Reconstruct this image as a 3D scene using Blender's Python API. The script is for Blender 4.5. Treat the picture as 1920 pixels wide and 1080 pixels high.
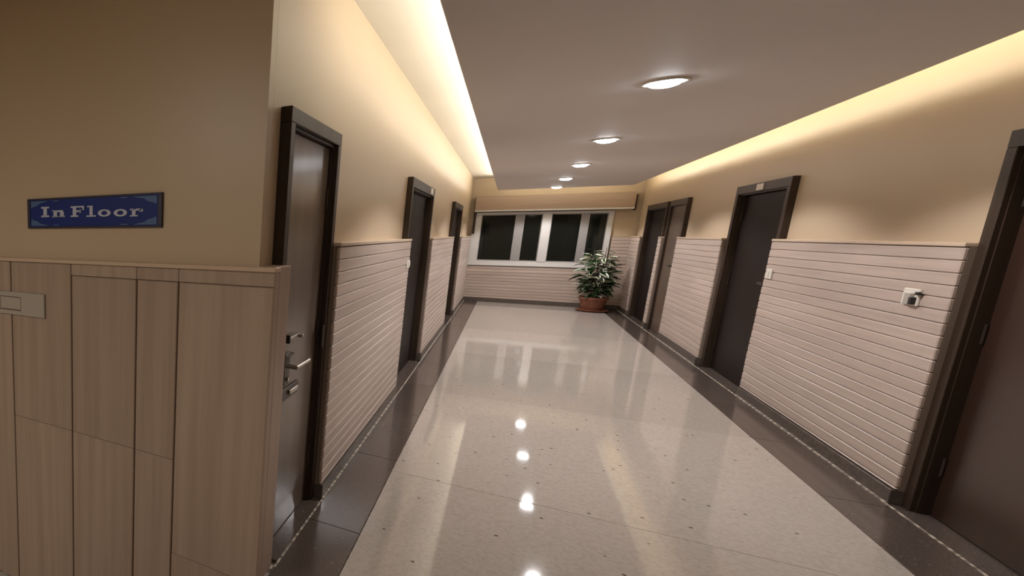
import bpy, bmesh, math, random
from mathutils import Vector, Matrix
random.seed(7)
for o in list(bpy.data.objects): bpy.data.objects.remove(o)
SC = bpy.context.scene
COL = SC.collection

# ---------------------------------------------------------------- camera (eye 1.5 m, yawed left, shifted lens)
cam = bpy.data.cameras.new('camera'); cam_o = bpy.data.objects.new('camera', cam); COL.objects.link(cam_o)
cam.sensor_width = 36; cam.lens = 18.772; cam.shift_x = 0.4074; cam.shift_y = 0.0436
cam.clip_start = 0.05; cam.clip_end = 200
PITCH, YAW = 0.183, -0.654
cam_o.location = (0, 0, 1.5)
cam_o.rotation_euler = (math.pi/2 - PITCH, 0, -YAW)
SC.camera = cam_o

# ---------------------------------------------------------------- world, exposure
w = bpy.data.worlds.new('night'); SC.world = w; w.use_nodes = True
w.node_tree.nodes['Background'].inputs[0].default_value = (0.10, 0.10, 0.12, 1)
w.node_tree.nodes['Background'].inputs[1].default_value = 0.10
vs = SC.view_settings
vs.view_transform = 'Standard'; vs.look = 'None'; vs.gamma = 1; vs.use_curve_mapping = False
vs.exposure = 0.0

# ---------------------------------------------------------------- lights: cove strips and downlights
LEFT_X, RIGHT_X = -0.705, 1.865          # faces of the panelled dado
PANEL_L, PANEL_R, PANEL_Z = -0.316, 1.69, 2.38
END_Y, CEIL_Z = 14.8, 2.70
PANEL_Y0, PANEL_Y1 = -2.2, 14.0
DOWN = [(0.618, 4.69), (0.616, 7.15), (0.613, 9.48), (0.60, 11.66), (0.59, 13.65)]

def area(name, loc, size_x, size_y, energy, color, rot=(0, 0, 0)):
    L = bpy.data.lights.new(name, 'AREA'); L.shape = 'RECTANGLE'; L.size = size_x; L.size_y = size_y
    L.energy = energy; L.color = color
    o = bpy.data.objects.new(name, L); COL.objects.link(o); o.location = loc; o.rotation_euler = rot
    return o
WARM = (1.0, 0.89, 0.68)
COVE_Y0 = 2.6
mid, ln = (COVE_Y0 + PANEL_Y1)/2, PANEL_Y1 - COVE_Y0
area('cove_light_left', (PANEL_L+0.05, mid, PANEL_Z+0.075), 0.03, ln, 60, (1.0, 0.96, 0.87), (math.pi, math.radians(-25), 0))
area('cove_light_right', (PANEL_R-0.04, mid, PANEL_Z+0.075), 0.03, ln, 34, WARM, (math.pi, math.radians(35), 0))
area('cove_light_end', ((PANEL_L+PANEL_R)/2, PANEL_Y1-0.05, PANEL_Z+0.075), 1.9, 0.03, 12, WARM, (math.pi+math.radians(-30), 0, 0))
def spot(x, y, e, ang=139):
    L = bpy.data.lights.new('downlight_lamp', 'SPOT'); L.energy = e; L.color = (1.0, 0.97, 0.98)
    L.spot_size = math.radians(ang); L.spot_blend = 0.22; L.shadow_soft_size = 0.05
    o = bpy.data.objects.new('downlight_lamp', L); COL.objects.link(o); o.location = (x, y, PANEL_Z-0.095)
for x, y in DOWN: spot(x, y, 84)
def lobby(x, y, e, sz=.5):
    L = bpy.data.lights.new('lobby_lamp', 'AREA'); L.shape = 'DISK'; L.size = sz; L.energy = e; L.color = (1.0, .93, .84)
    o = bpy.data.objects.new('lobby_lamp', L); COL.objects.link(o); o.location = (x, y, 2.66 if x < -.4 else 2.36)
lobby(-2.4, -1.4, 62); lobby(.65, -1.0, 13, .25)

# ---------------------------------------------------------------- materials
def lin(c): return tuple(((v/255)/12.92 if v/255 <= .04045 else ((v/255+.055)/1.055)**2.4) for v in c)
def mat(name, rgb, rough=0.5, spec=0.5, metal=0.0, emit=None, strength=0, coat=0):
    m = bpy.data.materials.new(name); m.use_nodes = True
    b = m.node_tree.nodes['Principled BSDF']
    b.inputs['Base Color'].default_value = (*rgb, 1); b.inputs['Roughness'].default_value = rough
    b.inputs['Specular IOR Level'].default_value = spec; b.inputs['Metallic'].default_value = metal
    b.inputs['Coat Weight'].default_value = coat
    if emit: b.inputs['Emission Color'].default_value = (*emit, 1); b.inputs['Emission Strength'].default_value = strength
    return m
def vary(m, rgb2, scale=(1, 1, 1), detail=4, lo=.35, hi=.65, random_amt=0, bump=0, noise_scale=1):
    """mix base colour with a second tone through stretched noise, plus a per-piece tone shift"""
    nt = m.node_tree; N = nt.nodes; Lk = nt.links; b = N['Principled BSDF']
    rgb = tuple(b.inputs['Base Color'].default_value)
    tc = N.new('ShaderNodeTexCoord'); mp = N.new('ShaderNodeMapping'); mp.inputs['Scale'].default_value = scale
    no = N.new('ShaderNodeTexNoise'); no.inputs['Detail'].default_value = detail; no.inputs['Scale'].default_value = noise_scale
    Lk.new(tc.outputs['Object'], mp.inputs['Vector'])
    vec = mp.outputs['Vector']
    if random_amt:
        oi = N.new('ShaderNodeObjectInfo'); ad = N.new('ShaderNodeVectorMath'); ad.operation = 'ADD'
        ml = N.new('ShaderNodeMath'); ml.operation = 'MULTIPLY'; ml.inputs[1].default_value = 37
        Lk.new(oi.outputs['Random'], ml.inputs[0]); Lk.new(vec, ad.inputs[0]); Lk.new(ml.outputs[0], ad.inputs[1]); vec = ad.outputs[0]
    Lk.new(vec, no.inputs['Vector'])
    mr = N.new('ShaderNodeMapRange'); mr.inputs[1].default_value = lo; mr.inputs[2].default_value = hi
    Lk.new(no.outputs['Fac'], mr.inputs[0])
    mx = N.new('ShaderNodeMix'); mx.data_type = 'RGBA'; mx.inputs[6].default_value = rgb; mx.inputs[7].default_value = (*rgb2, 1)
    Lk.new(mr.outputs[0], mx.inputs[0]); out = mx.outputs[2]
    if random_amt:
        hs = N.new('ShaderNodeHueSaturation'); m2 = N.new('ShaderNodeMapRange')
        m2.inputs[3].default_value = 1-random_amt; m2.inputs[4].default_value = 1+random_amt
        Lk.new(oi.outputs['Random'], m2.inputs[0]); Lk.new(m2.outputs[0], hs.inputs['Value']); Lk.new(out, hs.inputs['Color']); out = hs.outputs[0]
    Lk.new(out, b.inputs['Base Color'])
    if bump:
        bp = N.new('ShaderNodeBump'); bp.inputs['Strength'].default_value = bump; bp.inputs['Distance'].default_value = .002
        Lk.new(no.outputs['Fac'], bp.inputs['Height']); Lk.new(bp.outputs[0], b.inputs['Normal'])
    return m
PAINT = vary(mat('beige_satin_paint', (0.53, 0.415, 0.285), .38, .45), (0.56, 0.44, 0.305), (1, .4, 1), bump=.05)
CEIL_PAINT = vary(mat('recess_ceiling_paint', (0.60, 0.55, 0.46), .7), (0.57, 0.52, 0.435))
PANEL_PAINT = vary(mat('ceiling_panel_paint', (0.80, 0.755, 0.735), .6), (0.78, 0.735, 0.715))
PLANK = vary(mat('wood_grain_board', (0.54, 0.435, 0.375), .36, .5), (0.47, 0.375, 0.32), (40, 1.2, 40), random_amt=.05, bump=.15)
PLANK_V = vary(mat('upright_wood_grain_board', (0.43, 0.325, 0.255), .45, .4), (0.37, 0.275, 0.21), (24, 24, .8), random_amt=.07, bump=.15)
PLANK_F = vary(mat('end_wall_wood_grain_board', (0.52, 0.42, 0.36), .36, .5), (0.42, 0.33, 0.275), (1.2, 40, 40), random_amt=.10, bump=.15)
GROOVE = mat('dado_backing', (0.22, 0.165, 0.13), .8)
CAP = mat('dado_cap_laminate', (0.60, 0.46, 0.34), .3)
FRAME = vary(mat('dark_brown_frame_wood', (0.030, 0.018, 0.011), .42, .3), (0.045, 0.028, 0.018), (20, 20, 1), bump=.1)
LEAF_A = vary(mat('grey_brown_satin_door', (0.185, 0.142, 0.112), .22, .6), (0.16, 0.122, 0.096), (8, 8, .6))
LEAF_B = vary(mat('dark_brown_satin_door', (0.042, 0.022, 0.015), .28, .5), (0.036, 0.018, 0.012), (8, 8, .6))
LEAF_C = vary(mat('near_black_door', (0.011, 0.006, 0.005), .5, .12), (0.013, 0.008, 0.0065), (8, 8, .6))
LEAF_D = vary(mat('mid_brown_door', (0.10, 0.066, 0.046), .3, .5), (0.085, 0.055, 0.038), (8, 8, .6))
SKIRT = vary(mat('dark_stone_skirting', (0.085, 0.068, 0.058), .25), (0.11, 0.09, 0.075), (20, 20, 20))
GROUT = vary(mat('pale_grout', (0.62, 0.55, 0.46), .8), (0.20, 0.16, 0.13), (8, 22, 8), lo=.45, hi=.55)
STEEL = mat('brushed_steel', (0.50, 0.46, 0.40), .35, metal=1)
DARKM = mat('dark_bronze', (0.05, 0.035, 0.028), .35, metal=.6)
WHITE = mat('white_plastic', (0.72, 0.68, 0.61), .35)
IVORY = mat('aged_white_plastic', (0.42, 0.38, 0.33), .4)
GAP = mat('switch_gap_line', (0.10, 0.08, 0.06), .6)
BLACKP = mat('black_plastic', (0.02, 0.018, 0.016), .4)
WFRAME = mat('white_window_aluminium', (0.62, 0.60, 0.58), .35)
WGREY = mat('grey_window_aluminium', (0.30, 0.285, 0.275), .4)
PELMET = vary(mat('pelmet_laminate', (0.40, 0.29, 0.215), .45), (0.36, 0.26, 0.19), (1, 20, 20))
BLUE = mat('sign_blue', (0.010, 0.028, 0.19), .5, .3)
BLUE_EDGE = mat('sign_dark_edge', (0.022, 0.020, 0.05), .4)
BLUE_PALE = mat('sign_ornament_pale_blue', (0.06, 0.13, 0.30), .4)
LETTER = mat('sign_lettering', (0.50, 0.53, 0.66), .4)
LED = mat('led_strip_lens', (1, .95, .8), .5, emit=(1, .93, .72), strength=9)
LAMP = mat('downlight_lens', (1, 1, 1), .4, emit=(.95, .97, 1), strength=40)
TERRA = vary(mat('terracotta', (0.24, 0.085, 0.045), .6), (0.17, 0.06, 0.032), (9, 9, 9))
SOIL = mat('potting_soil', (0.03, 0.02, 0.014), .95)
STEMM = mat('plant_stem', (0.07, 0.045, 0.02), .7)
GREEN = vary(mat('dark_green_leaf', (0.020, 0.045, 0.014), .4), (0.04, 0.075, 0.025), (12, 12, 12), random_amt=.2)
CREAM = mat('cream_leaf_variegation', (0.78, 0.80, 0.66), .4)

def granite(name, base, spots, spot2, rough, tone=.04, scale=260, thr=.10):
    m = mat(name, base, rough, .5); nt = m.node_tree; N = nt.nodes; Lk = nt.links; b = N['Principled BSDF']
    tc = N.new('ShaderNodeTexCoord'); oi = N.new('ShaderNodeObjectInfo')
    ml = N.new('ShaderNodeMath'); ml.operation = 'MULTIPLY'; ml.inputs[1].default_value = 17; Lk.new(oi.outputs['Random'], ml.inputs[0])
    ad = N.new('ShaderNodeVectorMath'); Lk.new(tc.outputs['Object'], ad.inputs[0]); Lk.new(ml.outputs[0], ad.inputs[1])
    vo = N.new('ShaderNodeTexVoronoi'); vo.inputs['Scale'].default_value = scale/20; Lk.new(ad.outputs[0], vo.inputs['Vector'])
    st = N.new('ShaderNodeMapRange'); st.inputs[1].default_value = thr*.6; st.inputs[2].default_value = thr; Lk.new(vo.outputs['Distance'], st.inputs[0])
    no = N.new('ShaderNodeTexNoise'); no.inputs['Scale'].default_value = scale/3; no.inputs['Detail'].default_value = 5; Lk.new(ad.outputs[0], no.inputs['Vector'])
    nm = N.new('ShaderNodeMapRange'); nm.inputs[1].default_value = .4; nm.inputs[2].default_value = .65; Lk.new(no.outputs['Fac'], nm.inputs[0])
    m1 = N.new('ShaderNodeMix'); m1.data_type = 'RGBA'; m1.inputs[6].default_value = (*base, 1); m1.inputs[7].default_value = (*spot2, 1); Lk.new(nm.outputs[0], m1.inputs[0])
    m2 = N.new('ShaderNodeMix'); m2.data_type = 'RGBA'; m2.inputs[6].default_value = (*spots, 1); Lk.new(m1.outputs[2], m2.inputs[7]); Lk.new(st.outputs[0], m2.inputs[0])
    hs = N.new('ShaderNodeHueSaturation'); mr = N.new('ShaderNodeMapRange'); mr.inputs[3].default_value = 1-tone; mr.inputs[4].default_value = 1+tone
    Lk.new(oi.outputs['Random'], mr.inputs[0]); Lk.new(mr.outputs[0], hs.inputs['Value']); Lk.new(m2.outputs[2], hs.inputs['Color'])
    Lk.new(hs.outputs[0], b.inputs['Base Color'])
    return m
SLAB = granite('pale_polished_granite', (0.50, 0.45, 0.405), (0.12, 0.10, 0.085), (0.44, 0.39, 0.345), .055, tone=.09, scale=170, thr=.09)
BORDER = granite('dark_polished_granite', (0.085, 0.066, 0.056), (0.24, 0.20, 0.17), (0.115, 0.09, 0.077), .13, tone=.12, scale=400, thr=.10)
def glass_mat():
    m = mat('dark_window_glass', (0.02, 0.024, 0.02), .04, .5)
    b = m.node_tree.nodes['Principled BSDF']; b.inputs['Transmission Weight'].default_value = .6; b.inputs['IOR'].default_value = 1.45
    return m
GLASS = glass_mat()
SLAB.node_tree.nodes['Principled BSDF'].inputs['Specular IOR Level'].default_value = .15

# ---------------------------------------------------------------- mesh helpers
WORLD = {}
def bx(bm, x0, x1, y0, y1, z0, z1, bev=0):
    if x0 > x1: x0, x1 = x1, x0
    if y0 > y1: y0, y1 = y1, y0
    if z0 > z1: z0, z1 = z1, z0
    vs_ = [bm.verts.new(p) for p in ((x0,y0,z0),(x1,y0,z0),(x1,y1,z0),(x0,y1,z0),(x0,y0,z1),(x1,y0,z1),(x1,y1,z1),(x0,y1,z1))]
    fs = [bm.faces.new([vs_[i] for i in f]) for f in ((0,3,2,1),(4,5,6,7),(0,1,5,4),(1,2,6,5),(2,3,7,6),(3,0,4,7))]
    if bev:
        es = list({e for f in fs for e in f.edges})
        bmesh.ops.bevel(bm, geom=es, offset=bev, segments=1, affect='EDGES')
def cyl(bm, c, r0, r1, h, seg=20, axis='Z', bev=0):
    rot = {'Z': Matrix(), 'X': Matrix.Rotation(math.pi/2, 4, 'Y'), 'Y': Matrix.Rotation(-math.pi/2, 4, 'X')}[axis]
    bmesh.ops.create_cone(bm, cap_ends=True, segments=seg, radius1=r0, radius2=r1, depth=h, matrix=Matrix.Translation(c) @ rot)
def ring_prof(bm, c, prof, seg=24):
    """lathe: prof = [(r, z)...] about the vertical through c"""
    rows = []
    for r, z in prof:
        rows.append([bm.verts.new((c[0]+r*math.cos(2*math.pi*i/seg), c[1]+r*math.sin(2*math.pi*i/seg), c[2]+z)) for i in range(seg)])
    for a, b in zip(rows, rows[1:]):
        for i in range(seg):
            bm.faces.new((a[i], a[(i+1) % seg], b[(i+1) % seg], b[i]))
    return rows
def poly(bm, pts, y0, y1):
    """prism of an outline in XZ between depths y0 and y1"""
    a = [bm.verts.new((x, y0, z)) for x, z in pts]; b = [bm.verts.new((x, y1, z)) for x, z in pts]
    bm.faces.new(a); bm.faces.new(b[::-1])
    for i in range(len(pts)): bm.faces.new((a[i], b[i], b[(i+1) % len(pts)], a[(i+1) % len(pts)]))
def mk(name, bm, m, parent=None, smooth=False):
    xs = [v.co for v in bm.verts]
    c = Vector(((min(v.x for v in xs)+max(v.x for v in xs))/2, (min(v.y for v in xs)+max(v.y for v in xs))/2, min(v.z for v in xs)))
    for v in bm.verts: v.co -= c
    bmesh.ops.recalc_face_normals(bm, faces=bm.faces)
    me = bpy.data.meshes.new(name); bm.to_mesh(me); bm.free()
    me.materials.append(m) if not isinstance(m, (list, tuple)) else [me.materials.append(k) for k in m]
    if smooth:
        for p in me.polygons: p.use_smooth = True
    o = bpy.data.objects.new(name, me); COL.objects.link(o)
    place(o, c, parent)
    return o
def place(o, c, parent=None):
    c = Vector(c); WORLD[o.name] = c
    if parent is not None: o.parent = parent; o.location = c - WORLD[parent.name]
    else: o.location = c
def box(name, m, parent, *a, bev=0):
    bm = bmesh.new(); bx(bm, *a, bev=bev); return mk(name, bm, m, parent)
def boxes(name, m, parent, lst, bev=0):
    bm = bmesh.new()
    for a in lst: bx(bm, *a, bev=bev)
    return mk(name, bm, m, parent)
def clone(o, c, parent):
    n = o.copy(); COL.objects.link(n); place(n, c, parent); return n
def empty(name, loc):
    o = bpy.data.objects.new(name, None); COL.objects.link(o); o.empty_display_size = .1; place(o, loc); return o
def tag(o, label=None, cat=None, group=None, kind=None):
    if label: o['label'] = label
    if cat: o['category'] = cat
    if group: o['group'] = group
    if kind: o['kind'] = kind
    return o

# ---------------------------------------------------------------- floor: bed, pale slabs, dark border slabs
floor = boxes('floor', GROUT, None, [(LEFT_X-.08, 2.3, -3.2, 15.05, -.12, -.012), (-1.1, LEFT_X-.08, 2.106, 15.05, -.12, -.012)])
tag(floor, 'polished pale granite floor with dark stone borders along both walls', 'floor', kind='structure')
SL = 2.2425; BL, BR = -0.44, 1.60
first = None; y = 3.723-3*SL; k = 0
tilt = [0, .0012, -.0016, .0013, .0026, -.0012, .001, -.001, 0, 0]
while y < END_Y:
    y1 = min(y+SL, END_Y)
    if first is None or y1-y < SL-.01:
        s = box('floor_slab', SLAB, floor, BL, BR, y+.0015, y1-.0015, -.011, 0, bev=.0012)
        if first is None: first = s
    else: s = clone(first, ((BL+BR)/2, (y+y1)/2, -.011), floor)
    s.rotation_euler.x = tilt[k % 10]*.35; k += 1
    y += SL
for x0, x1, ph in ((LEFT_X+.012, BL-.003, .55), (BR+.003, RIGHT_X-.012, .0)):
    first = None; y = 5.99-6*1.12+ph
    if x0 < 0: y = 2.79 - 3*1.12
    while y < END_Y:
        y0, y1 = max(y, -3), min(y+1.12, END_Y)
        if first is None or y1-y0 < 1.119:
            s = box('border_slab', BORDER, floor, x0, x1, y0+.0025, y1-.0025, -.011, .0, bev=.001)
            if first is None and y1-y0 > 1.11: first = s
        else: clone(first, ((x0+x1)/2, (y0+y1)/2, -.011), floor)
        y += 1.12
# stair landing left of the corridor line: the boards of the near wall run down past floor level
bl = box('landing_bed', GROUT, floor, -4.3, LEFT_X-.09, -3.2, 2.3, -.75, -.612)
LX = LEFT_X-.085
for k in range(4):
    x1 = LX-.28*k
    if k: box('step', BORDER, floor, x1, x1+.28, -3.1, 2.055, -.611, -.15*k, bev=.003)
box('landing_edge', BORDER, floor, LX, LX+.09, -3.1, 2.054, -.611, .0, bev=.003)
x = LX-.84
while x > -4.1:
    yy = -3.1
    while yy < 2.0:
        box('landing_slab', SLAB, floor, max(x-1.1, -4.2)+.0015, x-.0015, yy+.0015, min(yy+1.3, 2.055)-.0015, -.611, -.60, bev=.0012); yy += 1.3
    x -= 1.1
box('border_slab', BORDER, floor, RIGHT_X-.009, RIGHT_X+.12, 3.3, 5.0, -.011, 0, bev=.001)

# ---------------------------------------------------------------- walls and doors
def P(side, d):                      # plane at depth d behind the dado face
    return (LEFT_X - d) if side < 0 else (RIGHT_X + d)
CAPZ = 1.455; TOPZ = 2.0
DOORS = [  # number, side, y0, y1 (outer casing), leaf material, leaf depth, label
    (1, -1, 2.25, 3.05, LEAF_A, .075, 'grey-brown satin flush door nearest the blue sign, with a bolt and lever handle'),
    (2, -1, 5.62, 7.35, LEAF_C, .10, 'second dark-framed door on the left wall, pale number plate on its header'),
    (3, -1, 10.25, 11.95, LEAF_C, .10, 'third, farthest dark-framed door on the left wall near the window'),
    (4, 1, 3.30, 4.94, LEAF_B, .10, 'large dark brown door cut by the right edge of the photo'),
    (5, 1, 7.55, 9.02, LEAF_C, .10, 'almost black door on the right wall with pale number plate and grey header'),
    (6, 1, 11.08, 12.10, LEAF_D, .06, 'mid-brown door on the right wall just beyond the almost black one'),
    (7, 1, 12.30, 13.88, LEAF_C, .10, 'dark door on the right wall nearest the potted plant')]
def wall(name, side, y0, y1, label):
    ds = sorted([d for d in DOORS if d[1] == side], key=lambda d: d[2])
    bm = bmesh.new(); y = y0; segs = []
    for d in ds:
        a, b = d[2]+.035, d[3]-.035
        if a > y: bx(bm, P(side, .08), P(side, .30), y, a, 0, CEIL_Z)
        bx(bm, P(side, .08), P(side, .30), a, b, TOPZ-.035, CEIL_Z)
        bx(bm, P(side, .27), P(side, .30), a, b, 0, TOPZ-.035)
        segs.append((y if y == y0 else y-.05+.10-.05+.05, d[2])); y = b
    bx(bm, P(side, .08), P(side, .30), y, y1, 0, CEIL_Z); segs.append((y+.05, y1))
    o = mk(name, bm, PAINT, None); tag(o, label, 'wall', kind='structure')
    out = []
    prev = y0
    for d in ds: out.append((prev, d[2])); prev = d[3]
    out.append((prev, y1))
    return o, out
wl, segL = wall('wall_left', -1, 2.161, END_Y, 'long left corridor wall, beige paint above board dado')
wr, segR = wall('wall_right', 1, -3.0, END_Y, 'long right corridor wall, beige paint above board dado')

PITCH_B = .0665
def dado(wallo, side, y0, y1, top=CAPZ):
    if y1-y0 < .12:
        return
    # dark backing, boards laid lengthwise, cap
    box('dado_backing', GROOVE, wallo, P(side, .016), P(side, .082), y0, y1, .085, top-.02)
    z = top-.022-.004; f = None; k = 0
    while z > .09:
        zb = max(z-PITCH_B+.003, .088)
        if f is None or zb == .088:
            s = box('board', PLANK, wallo, P(side, 0), P(side, .018), y0+.001, y1-.001, zb, z, bev=.0045)
            if f is None: f = s
        else:
            j = random.uniform(-.0008, .0008)
            s = clone(f, (P(side, .009)+j, (y0+y1)/2, zb), wallo)
            s.rotation_euler.y = random.uniform(-.006, .006)
        z -= PITCH_B; k += 1
    box('dado_cap', CAP, wallo, P(side, -.004), P(side, .082), y0, y1, top-.02, top, bev=.003)
for a, b in segL[1:]: dado(wl, -1, a, b)
box('board', PLANK_V, wl, P(-1, 0), P(-1, .082), 2.1195, 2.2495, .002, 1.372, bev=.002)
for a, b in segR: dado(wr, 1, a, b)
def skirting(name, side, segs, label):
    bm = bmesh.new(); g = bmesh.new(); any_ = False
    for a, b in segs:
        if b-a < .12: continue
        bx(bm, P(side, -.010), P(side, .080), a, b, 0, .084, bev=.002)
        bx(g, P(side, -.018), P(side, -.0102), a, b, 0, .006)
    o = mk(name, bm, SKIRT, None); tag(o, label, 'baseboard', kind='structure')
    mk('grout_line', g, GROUT, o)
skirting('baseboard_left', -1, segL[1:], 'dark stone skirting along the left corridor wall')
skirting('baseboard_right', 1, segR, 'dark stone skirting along the right corridor wall')

def door(n, side, y0, y1, leafm, dl, label):
    c = empty('door_%d' % n, (P(side, .06), (y0+y1)/2, 0)); tag(c, label, 'door', kind='structure')
    cw = .055 if n in (1, 6) else .075
    HT = .06 if n == 1 else .085
    for a, b, inner in ((y0, y0+cw, y0+cw), (y1-cw, y1, y1-cw)):
        bm = bmesh.new()
        bx(bm, P(side, .035), P(side, .105), a, b, 0, TOPZ-HT, bev=.003)           # casing
        s = 1 if a == y0 else -1
        bx(bm, P(side, .055), P(side, .262), inner-.04*s, inner+.012*s, 0, TOPZ-HT-.005)   # lining
        bx(bm, P(side, dl+.044), P(side, dl+.07), inner+.012*s, inner+.028*s, 0, TOPZ-HT-.005)  # stop
        mk('jamb', bm, FRAME, c)
    bm = bmesh.new()
    bx(bm, P(side, .035), P(side, .105), y0, y1, TOPZ-HT, TOPZ, bev=.003)
    bx(bm, P(side, .055), P(side, .262), y0+.05, y1-.05, TOPZ-HT-.012, TOPZ-HT+.02)
    mk('header', bm, FRAME, c)
    lf = box('leaf', leafm, c, P(side, dl), P(side, dl+.04), y0+cw+.013, y1-cw-.013, .008, TOPZ-HT-.015, bev=.002)
    box('threshold', BORDER, c, P(side, -.009), P(side, .26), y0+cw, y1-cw, -.011, .003)
    box('grout_line', GROUT, c, P(side, -.018), P(side, -.0095), y0, y1, -.011, .003)
    # hinges on the far jamb
    hy = y1-cw-.014
    for z in (.28, 1.0, 1.68):
        bm = bmesh.new(); cyl(bm, (P(side, dl-.006), hy, z), .007, .007, .10, 10)
        mk('hinge', bm, DARKM, c)
    return c, lf
DO = {}
for d in DOORS: DO[d[0]] = door(*d)
# hardware of the near door
c1, lf1 = DO[1]
X = P(-1, .075)
def hx(*a, **k): return box(*a, **k)
b_ = box('bolt', STEEL, lf1, X, X+.012, 2.500, 2.670, 1.005, 1.02, bev=.002)
box('bolt_knob', STEEL, lf1, X+.012, X+.034, 2.625, 2.645, 1.005, 1.022, bev=.003)
box('bolt_keeper', DARKM, lf1, X, X+.018, 2.485, 2.500, .995, 1.035, bev=.002)
h_ = box('handle_plate', DARKM, lf1, X, X+.008, 2.470, 2.540, .79, .95, bev=.002)
bm = bmesh.new(); cyl(bm, (X+.028, 2.505, .885), .012, .012, .05, 12, 'X'); bx(bm, X+.045, X+.06, 2.495, 2.700, .875, .893, bev=.004)
mk('lever_handle', bm, STEEL, lf1)
bm = bmesh.new(); cyl(bm, (X+.012, 2.505, .82), .010, .010, .012, 12, 'X'); mk('keyhole', bm, STEEL, lf1)
k_ = box('latch_plate', DARKM, lf1, X, X+.010, 2.450, 2.700, .715, .775, bev=.002)
box('latch_bar', STEEL, lf1, X+.010, X+.020, 2.540, 2.660, .735, .758, bev=.002)
box('chain_guard', DARKM, lf1, X, X+.010, 2.480, 2.600, .925, .935, bev=.001)
box('strike_plate', DARKM, c1, P(-1, .034), P(-1, .038), 2.96, 3.03, .90, 1.02)
# round handles on the others
for n, side, y0, y1, m_, dl, lab in DOORS[1:]:
    c, lf = DO[n]
    bm = bmesh.new(); xx = P(side, dl); s = -side
    yy = y0+.20
    bx(bm, xx, xx+s*.008, yy-.025, yy+.025, .92, 1.12, bev=.002)
    cyl(bm, (xx+s*.03, yy, 1.04), .01, .01, .05, 10, 'X'); bx(bm, xx+s*.045, xx+s*.058, yy-.01, yy+.12, 1.03, 1.05, bev=.003)
    mk('handle', bm, DARKM, lf)
# number plates on two headers, pale grey header face of door 5
for n, side, y in ((2, -1, 7.02), (5, 1, 8.30)):
    box('number_plate', WHITE, DO[n][0], P(side, .028), P(side, .035), y-.09, y+.09, TOPZ-.075, TOPZ-.015, bev=.001)

# near wall (faces the camera) and its upright boards
wf = boxes('wall_front', PAINT, None, [(-4.25, -1.05, 2.105, 2.30, -.7, CEIL_Z), (-1.05, LEFT_X-.0801, 2.105, 2.16, -.13, CEIL_Z)])
tag(wf, 'shadowed beige wall facing the camera, blue floor sign above board dado', 'wall', kind='structure')
NT = 1.372
boxes('dado_backing', GROOVE, wf, [(-4.25, LEFT_X-.006, 2.072, 2.106, 0, NT-.02), (-4.25, LEFT_X-.09, 2.072, 2.106, -.60, 0)])
cols = [(-4.2, -3.75, 0), (-3.75, -3.40, 0), (-3.40, -2.95, 0), (-2.95, -2.55, 0), (-2.55, -2.165, 0), (-2.165, -1.73, 0), (-1.73, -1.338, 1), (-1.338, -1.122, 1), (-1.122, LEFT_X, 1)]
for i, (a, b, hd) in enumerate(cols):
    top = 1.293 if hd else NT-.022
    brk = {5: .47, 6: .47, 3: .8, 1: .3, 7: .47}.get(i)
    zb = .002 if b >= LEFT_X else -.598
    zs = [(zb, top)] if brk is None else [(zb, brk-.0008), (brk+.0008, top)]
    g = .004
    for z0, z1 in zs:
        box('board', PLANK_V, wf, a+g, b-(g if b < LEFT_X else 0), 2.06, 2.0735, z0, z1, bev=.0035)
    if hd: box('board', PLANK_V, wf, a+.001, b-(.001 if b < LEFT_X else 0), 2.06, 2.0735, 1.2955, NT-.022, bev=.002)
box('dado_cap', CAP, wf, -4.25, LEFT_X+.004, 2.054, 2.119, NT-.02, NT, bev=.003)
box('corner_post', PLANK_V, wf, LEFT_X-.078, LEFT_X-.0005, 2.0745, 2.119, .002, NT-.021, bev=.002)

box('board', PLANK_V, wf, -1.122+.004, LEFT_X-.09, 2.06, 2.0735, -.598, .0005, bev=.001)

# end wall with window opening
wx0, wx1, wz0, wz1 = -.72, 1.58, .83, 1.96
we = boxes('wall_end', PAINT, None, [(-1.0, 2.2, END_Y+.08, END_Y+.28, 0, wz0), (-1.0, 2.2, END_Y+.08, END_Y+.28, wz1, CEIL_Z),
     (-1.0, wx0, END_Y+.08, END_Y+.28, wz0, wz1), (wx1, 2.2, END_Y+.08, END_Y+.28, wz0, wz1)])
tag(we, 'short end wall of the corridor, striped boards under the window', 'wall', kind='structure')
box('dado_backing', GROOVE, we, LEFT_X-.05, RIGHT_X+.05, END_Y+.018, END_Y+.081, .085, .80)
z = .797; f = None
while z > .1:
    zb = max(z-.0665+.004, .088)
    s = box('board', PLANK_F, we, LEFT_X-.04, RIGHT_X+.04, END_Y, END_Y+.017, zb, z, bev=.004)
    s.rotation_euler.x = random.uniform(-.02, .02)
    z -= .0665
box('dado_backing', GROOVE, we, wx1+.02, RIGHT_X+.05, END_Y+.018, END_Y+.081, .80, 1.44)
z = CAPZ-.02
while z > .83:
    box('board', PLANK_F, we, wx1+.02, RIGHT_X+.04, END_Y, END_Y+.017, z-.0625, z, bev=.004); z -= .0665
be = box('baseboard_end', SKIRT, None, LEFT_X-.05, RIGHT_X+.05, END_Y-.012, END_Y+.08, 0, .084, bev=.002)
tag(be, 'dark stone skirting under the window on the end wall', 'baseboard', kind='structure')

# enclosure behind the camera
wb = box('wall_back', PAINT, None, -4.3, 2.2, -3.15, -3.0, -.7, CEIL_Z); tag(wb, 'plain beige wall behind the viewer closing the lobby', 'wall', kind='structure')
ws = box('wall_lobby_side', PAINT, None, -4.4, -4.25, -3.15, 2.3, -.7, CEIL_Z); tag(ws, 'plain beige wall at the far left of the lobby, out of view', 'wall', kind='structure')

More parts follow.
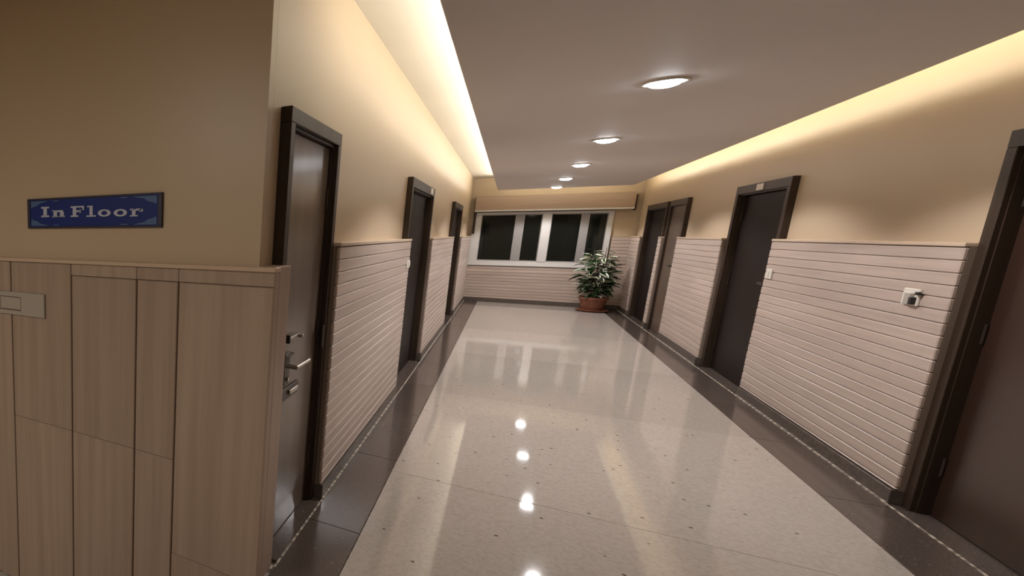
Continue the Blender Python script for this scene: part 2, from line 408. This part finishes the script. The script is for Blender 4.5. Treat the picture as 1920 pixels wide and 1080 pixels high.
# ceiling: recess slab, dropped centre panel with LED profiles
ce = box('ceiling', CEIL_PAINT, None, -4.4, 2.25, -3.15, END_Y+.28, CEIL_Z, CEIL_Z+.12)
tag(ce, 'ceiling with a dropped smooth panel and lit coves on both sides', 'ceiling', kind='structure')
pn = box('dropped_panel', PANEL_PAINT, ce, PANEL_L, PANEL_R, PANEL_Y0, PANEL_Y1, PANEL_Z, PANEL_Z+.035, bev=.003)
boxes('panel_core', PANEL_PAINT, ce, [(PANEL_L+.30, PANEL_R-.22, PANEL_Y0+.1, PANEL_Y1-.2, PANEL_Z+.035, CEIL_Z)])
def led(x0, x1, ya, yb):
    o = box('led_strip', LED, pn, x0, x1, ya, yb, PANEL_Z+.036, PANEL_Z+.052); return o
led(PANEL_L+.006, PANEL_L+.020, COVE_Y0, PANEL_Y1-.05)
led(PANEL_R-.035, PANEL_R-.022, COVE_Y0, PANEL_Y1-.05)

# downlights
lab = ['nearest and brightest round ceiling downlight', 'second round ceiling downlight from the viewer', 'middle one of the five round ceiling downlights',
       'fourth ceiling downlight from the viewer, small and far', 'farthest ceiling downlight, close to the end cove']
proto = None
for (x, y), lb in zip(DOWN, lab):
    if proto is None:
        t = empty('downlight', (x, y, PANEL_Z))
        bm = bmesh.new()
        rows = ring_prof(bm, (x, y, PANEL_Z), [(.105, .0), (.105, -.008), (.098, -.012), (.078, -.010), (.074, -.002), (.074, 0)], 28)
        mk('trim_ring', bm, WHITE, t, True)
        bm = bmesh.new(); ring_prof(bm, (x, y, PANEL_Z), [(.074, .0), (.073, -.012), (.062, -.024), (.040, -.032), (.001, -.035)], 28); mk('lens', bm, LAMP, t, True)
        proto = t
    else:
        t = empty('downlight', (x, y, PANEL_Z))
        for ch in proto.children:
            n = ch.copy(); COL.objects.link(n); n.parent = t
    tag(t, lb, 'ceiling light', 'downlights along the ceiling panel')

# window: sliding white frames, four panes
W = boxes('window_1', WFRAME, None, [(wx0+.001, wx1-.001, END_Y+.03, END_Y+.14, wz0+.001, wz0+.085), (wx0+.001, wx1-.001, END_Y+.03, END_Y+.14, wz1-.045, wz1-.001),
     (wx0+.001, -.555, END_Y+.03, END_Y+.14, wz0+.085, wz1-.045), (1.50, wx1-.001, END_Y+.03, END_Y+.14, wz0+.085, wz1-.045), (.49, .64, END_Y+.02, END_Y+.14, wz0+.085, wz1-.045)], bev=.004)
tag(W, 'wide white sliding window with four dark night panes at the corridor end', 'window', kind='structure')
for (a, b, dy) in ((-.555, .20, 0), (.05, .49, .035), (.64, 1.23, .035), (1.10, 1.50, 0)):
    y_ = END_Y+.055+dy; z0, z1 = wz0+.085, wz1-.045; t_ = .045 if dy else .03
    sl, sr = (.012 if a < 0 or a == .64 else .15 if dy == 0 else .012), .012
    st = []
    st.append((a, b, y_, y_+.03, z0, z0+.02)); st.append((a, b, y_, y_+.03, z1-.02, z1))
    if a == -.555: st += [(a, a+.012, y_, y_+.03, z0+.02, z1-.02), (.04, .20, y_, y_+.03, z0+.02, z1-.02)]; ga, gb = a+.012, .04
    elif a == .05: st += [(.05, .20, y_, y_+.03, z0+.02, z1-.02), (.478, .49, y_, y_+.03, z0+.02, z1-.02)]; ga, gb = .20, .478
    elif a == .64: st += [(.64, .652, y_, y_+.03, z0+.02, z1-.02), (1.10, 1.23, y_, y_+.03, z0+.02, z1-.02)]; ga, gb = .652, 1.10
    else: st += [(1.10, 1.23, y_, y_+.03, z0+.02, z1-.02), (1.488, 1.50, y_, y_+.03, z0+.02, z1-.02)]; ga, gb = 1.23, 1.488
    sa = boxes('sash', WGREY, W, st, bev=.002)
    box('pane', GLASS, sa, ga, gb, y_+.012, y_+.018, z0+.02, z1-.02)
box('sill', WFRAME, W, wx0-.02, wx1+.02, END_Y-.02, END_Y+.035, wz0-.02, wz0+.012, bev=.003)
box('side_channel', FRAME, W, LEFT_X-.0, LEFT_X+.05, END_Y-.03, END_Y+.02, 1.50, 2.26, bev=.003)
box('side_channel', FRAME, W, RIGHT_X-.045, RIGHT_X, END_Y-.03, END_Y-.005, 1.95, 2.25, bev=.003)
pe = box('trim_1', PELMET, None, LEFT_X+.01, RIGHT_X-.03, END_Y-.10, END_Y+.08, 2.01, 2.30, bev=.004)
tag(pe, 'brown laminate pelmet box above the end window', 'pelmet', kind='structure')
box('rail', WFRAME, pe, LEFT_X+.01, RIGHT_X-.03, END_Y-.105, END_Y+.03, 1.975, 2.01, bev=.003)

# ---------------------------------------------------------------- blue sign on the near wall
sx0, sx1, sz0, sz1 = -2.055, -1.232, 1.528, 1.680
FY = 2.105
sg = empty('floor_sign', ((sx0+sx1)/2, FY, sz0)); tag(sg, 'blue rectangular wall sign reading In Floor in pale letters', 'sign')
box('panel', BLUE, sg, sx0+.018, sx1-.018, FY-.010, FY-.001, sz0+.008, sz1-.008)
boxes('border', BLUE_EDGE, sg, [(sx0, sx1, FY-.014, FY, sz0, sz0+.009), (sx0, sx1, FY-.014, FY, sz1-.009, sz1), (sx0, sx0+.02, FY-.014, FY, sz0+.009, sz1-.009), (sx1-.02, sx1, FY-.014, FY, sz0+.009, sz1-.009)], bev=.001)
for cx, cz, ix, iz in ((sx0+.026, sz1-.013, 1, -1), (sx1-.026, sz1-.013, -1, -1), (sx0+.026, sz0+.013, 1, 1), (sx1-.026, sz0+.013, -1, 1)):
    bm = bmesh.new()
    poly(bm, [(cx, cz), (cx+ix*.13, cz), (cx+ix*.10, cz+iz*.006), (cx+ix*.065, cz+iz*.012), (cx+ix*.045, cz+iz*.024), (cx+ix*.022, cz+iz*.028), (cx, cz+iz*.036)], FY-.0125, FY-.010)
    poly(bm, [(cx+ix*.15, cz), (cx+ix*.20, cz), (cx+ix*.19, cz+iz*.005), (cx+ix*.16, cz+iz*.005)], FY-.0125, FY-.010)
    mk('corner_ornament', bm, BLUE_PALE, sg)
def glyph(ch, x, z, w_, h):
    """slab-serif letters from strokes; w_ x h cell"""
    bm = bmesh.new(); a, b = FY-.014, FY-.010
    def r(x0, x1, z0, z1): bx(bm, x+x0*w_, x+x1*w_, a, b, z+z0*h, z+z1*h)
    def o_ring(x0, x1, z0, z1, tx, tz):
        n = 20; cx, cz = x+(x0+x1)/2*w_, z+(z0+z1)/2*h; rx, rz = (x1-x0)/2*w_, (z1-z0)/2*h
        ou = [(cx+rx*math.cos(2*math.pi*i/n), cz+rz*math.sin(2*math.pi*i/n)) for i in range(n)]
        inn = [(cx+(rx-tx)*math.cos(2*math.pi*i/n), cz+(rz-tz)*math.sin(2*math.pi*i/n)) for i in range(n)]
        V = [[bm.verts.new((p[0], yy, p[1])) for p in q] for q in (ou, inn) for yy in (a, b)]
        for i in range(n):
            j = (i+1) % n
            for p, q in ((0, 1), (1, 3), (3, 2), (2, 0)): bm.faces.new((V[p][i], V[p][j], V[q][j], V[q][i]))
    if ch == 'I': r(.28, .72, .14, .86); r(0, 1, 0, .16); r(0, 1, .84, 1)
    if ch == 'n': r(.10, .38, .1, .9); r(.62, .92, .1, .72); r(0, .46, 0, .16); r(.54, 1, 0, .16); r(0, .30, .84, 1); r(.38, .86, .72, .98)
    if ch == 'F': r(.16, .42, .14, .86); r(0, .58, 0, .14); r(0, 1, .86, 1); r(.42, .72, .44, .60); r(.88, 1, .62, .86); r(.66, .76, .36, .68)
    if ch == 'l': r(.34, .66, .12, 1); r(0, 1, 0, .13); r(.08, .34, .88, 1)
    if ch == 'o': o_ring(0, 1, 0, 1, w_*.26, h*.20)
    if ch == 'r': r(.16, .44, .14, .9); r(0, .62, 0, .16); r(0, .30, .84, 1); r(.44, .9, .76, 1); r(.74, 1, .62, .94)
    mk('letter', bm, LETTER, sg)
Lz = 1.585; xh = .034; ch_ = .052
for c_, x_, w_, h_2 in (('I', -1.925, .055, ch_), ('n', -1.848, .085, xh), ('F', -1.725, .085, ch_), ('l', -1.625, .058, ch_), ('o', -1.555, .076, xh), ('o', -1.462, .076, xh), ('r', -1.370, .07, xh)):
    glyph(c_, x_-.03, Lz - (x_+1.925)*.012, w_, h_2)

# wide switch plate, left edge of the photo
s1 = empty('wall_switch', (-2.25, 2.06, 1.06)); tag(s1, 'wide white switch plate on the boards below the blue sign', 'switch')
box('plate', IVORY, s1, -2.60, -1.905, 2.046, 2.060, 1.06, 1.187, bev=.003)
boxes('inner_outline', GAP, s1, [(-2.55, -2.075, 2.0448, 2.0462, 1.158, 1.161), (-2.55, -2.075, 2.0448, 2.0462, 1.085, 1.090)])
for a in (-2.55, -2.39, -2.23):
    box('rocker', IVORY, s1, a, a+.155, 2.042, 2.0462, 1.092, 1.156, bev=.002)

# switches on the corridor walls
def wall_box(name, side, y, z, wy, hz, label, dark=False):
    t = empty(name, (P(side, 0), y, z-hz/2)); tag(t, label, 'switch'); s = -side
    box('plate', WHITE, t, P(side, 0), P(side, 0)+s*.012, y-wy/2, y+wy/2, z-hz/2, z+hz/2, bev=.003)
    box('rocker', WHITE, t, P(side, 0)+s*.012, P(side, 0)+s*.018, y-wy*.15, y+wy*.30, z-hz*.30, z+hz*.30, bev=.002)
    if dark:
        box('socket_body', IVORY, t, P(side, 0)+s*.012, P(side, 0)+s*.03, y-wy*.30, y+wy*.05, z-hz*.42, z+hz*.25, bev=.003)
        box('socket_shutter', BLACKP, t, P(side, 0)+s*.012, P(side, 0)+s*.032, y-wy*.47, y-wy*.31, z-hz*.40, z+hz*.02, bev=.002)
        box('indicator', BLACKP, t, P(side, 0)+s*.010, P(side, 0)+s*.026, y-wy*.66, y-wy*.51, z+hz*.18, z+hz*.36, bev=.002)
wall_box('wall_switch', 1, 5.26, 1.145, .15, .095, 'white wall switch box with dark socket beside the large brown door', True)
wall_box('wall_switch', 1, 7.42, 1.15, .12, .085, 'small white switch beside the almost black door on the right')
wall_box('wall_switch', -1, 5.50, 1.235, .13, .07, 'small white switch just before the second left door')

# ---------------------------------------------------------------- potted plant by the window
px_, py_ = 1.42, 14.2
pl = empty('potted_plant', (px_, py_, 0)); tag(pl, 'bushy variegated plant in a terracotta pot under the window, right corner', 'plant')
bm = bmesh.new()
ring_prof(bm, (px_, py_, 0), [(.0, .022), (.15, .022), (.175, .10), (.20, .23), (.215, .235), (.22, .285), (.195, .285), (.188, .25), (.0, .25)], 28)
mk('pot', bm, TERRA, pl, False)
bm = bmesh.new(); ring_prof(bm, (px_, py_, 0), [(.0, .0), (.20, .0), (.255, .035), (.245, .04), (.19, .014), (.0, .014)], 28); mk('saucer', bm, TERRA, pl)
bm = bmesh.new(); cyl(bm, (px_, py_, .262), .186, .186, .015, 24); mk('soil', bm, SOIL, pl)
def tube(bm, pts, r0, r1, seg=7):
    rows = []
    for i, p in enumerate(pts):
        r = r0+(r1-r0)*i/(len(pts)-1)
        rows.append([bm.verts.new((p[0]+r*math.cos(2*math.pi*k/seg), p[1]+r*math.sin(2*math.pi*k/seg), p[2])) for k in range(seg)])
    for a, b in zip(rows, rows[1:]):
        for k in range(seg): bm.faces.new((a[k], a[(k+1) % seg], b[(k+1) % seg], b[k]))
    bm.faces.new(rows[-1])
stems = []
for i in range(7):
    a = 2*math.pi*i/7+random.uniform(-.2, .2); sp = random.uniform(.05, .19) if i else .02; h = random.uniform(.70, .95) if i else 1.0
    pts = [(px_+math.cos(a)*(.05+sp*(t**1.3)), py_+math.sin(a)*(.05+sp*.7*(t**1.3)), .26+(h-.02)*t) for t in [k/7 for k in range(8)]]
    bm = bmesh.new(); tube(bm, pts, .010, .004); mk('stem', bm, STEMM, pl, True); stems.append(pts)
def leaf_mesh(kind, L, Wd):
    """folded, drooping lance leaf; green centre with cream margin (0), cream with green tip (1), plain green (2)"""
    me = bpy.data.meshes.new('leaf'); n = 6; V = []; F = []; M_ = []
    for i in range(n+1):
        t = i/n; wd = Wd*math.sin(math.pi*min(1, t*.92+.06))**.8*(1-.25*t)+(.001 if i == n else .002); x = L*t; z = -.35*L*t*t+.12*L*t
        for s, q in ((-1, 1), (-.5, .5), (0, 0), (.5, .5), (1, 1)): V.append((x, s*wd, z+q*wd*.35))
    for i in range(n):
        for j in range(4):
            a = i*5+j; F.append((a, a+1, a+6, a+5)); edge = j in (0, 3)
            M_.append({0: 1 if edge else 0, 1: 0 if (i > 4) else 1, 2: 0}[kind])
    me.from_pydata(V, [], F); me.materials.append(GREEN); me.materials.append(CREAM)
    for p, k in zip(me.polygons, M_): p.material_index = k; p.use_smooth = True
    return me
LM = [leaf_mesh(0, .17, .034), leaf_mesh(1, .15, .030), leaf_mesh(2, .19, .038), leaf_mesh(0, .13, .028)]
for i in range(280):
    pts = random.choice(stems); t = random.uniform(.10, 1.0)
    q = t*7; k = min(6, int(q)); fr = q-k; a, b = Vector(pts[k]), Vector(pts[k+1]); p = a.lerp(b, fr)
    az = random.uniform(0, 2*math.pi)
    low = t < .35
    me = LM[random.choices([0, 1, 2, 3], [.34, .26, .24, .16] if not low else [.12, .05, .70, .13])[0]]
    o = bpy.data.objects.new('leaf', me); COL.objects.link(o)
    sc = random.uniform(.8, 1.3)*(1.15 if .25 < t < .75 else .9)
    o.scale = (sc, sc, sc); o.rotation_euler = (random.uniform(-.5, .5), random.uniform(-.45, .35), az)
    ext = .02+.075*math.sin(math.pi*min(1, t))
    place(o, p+Vector((math.cos(az)*ext, math.sin(az)*ext*.8, -.01)), pl)
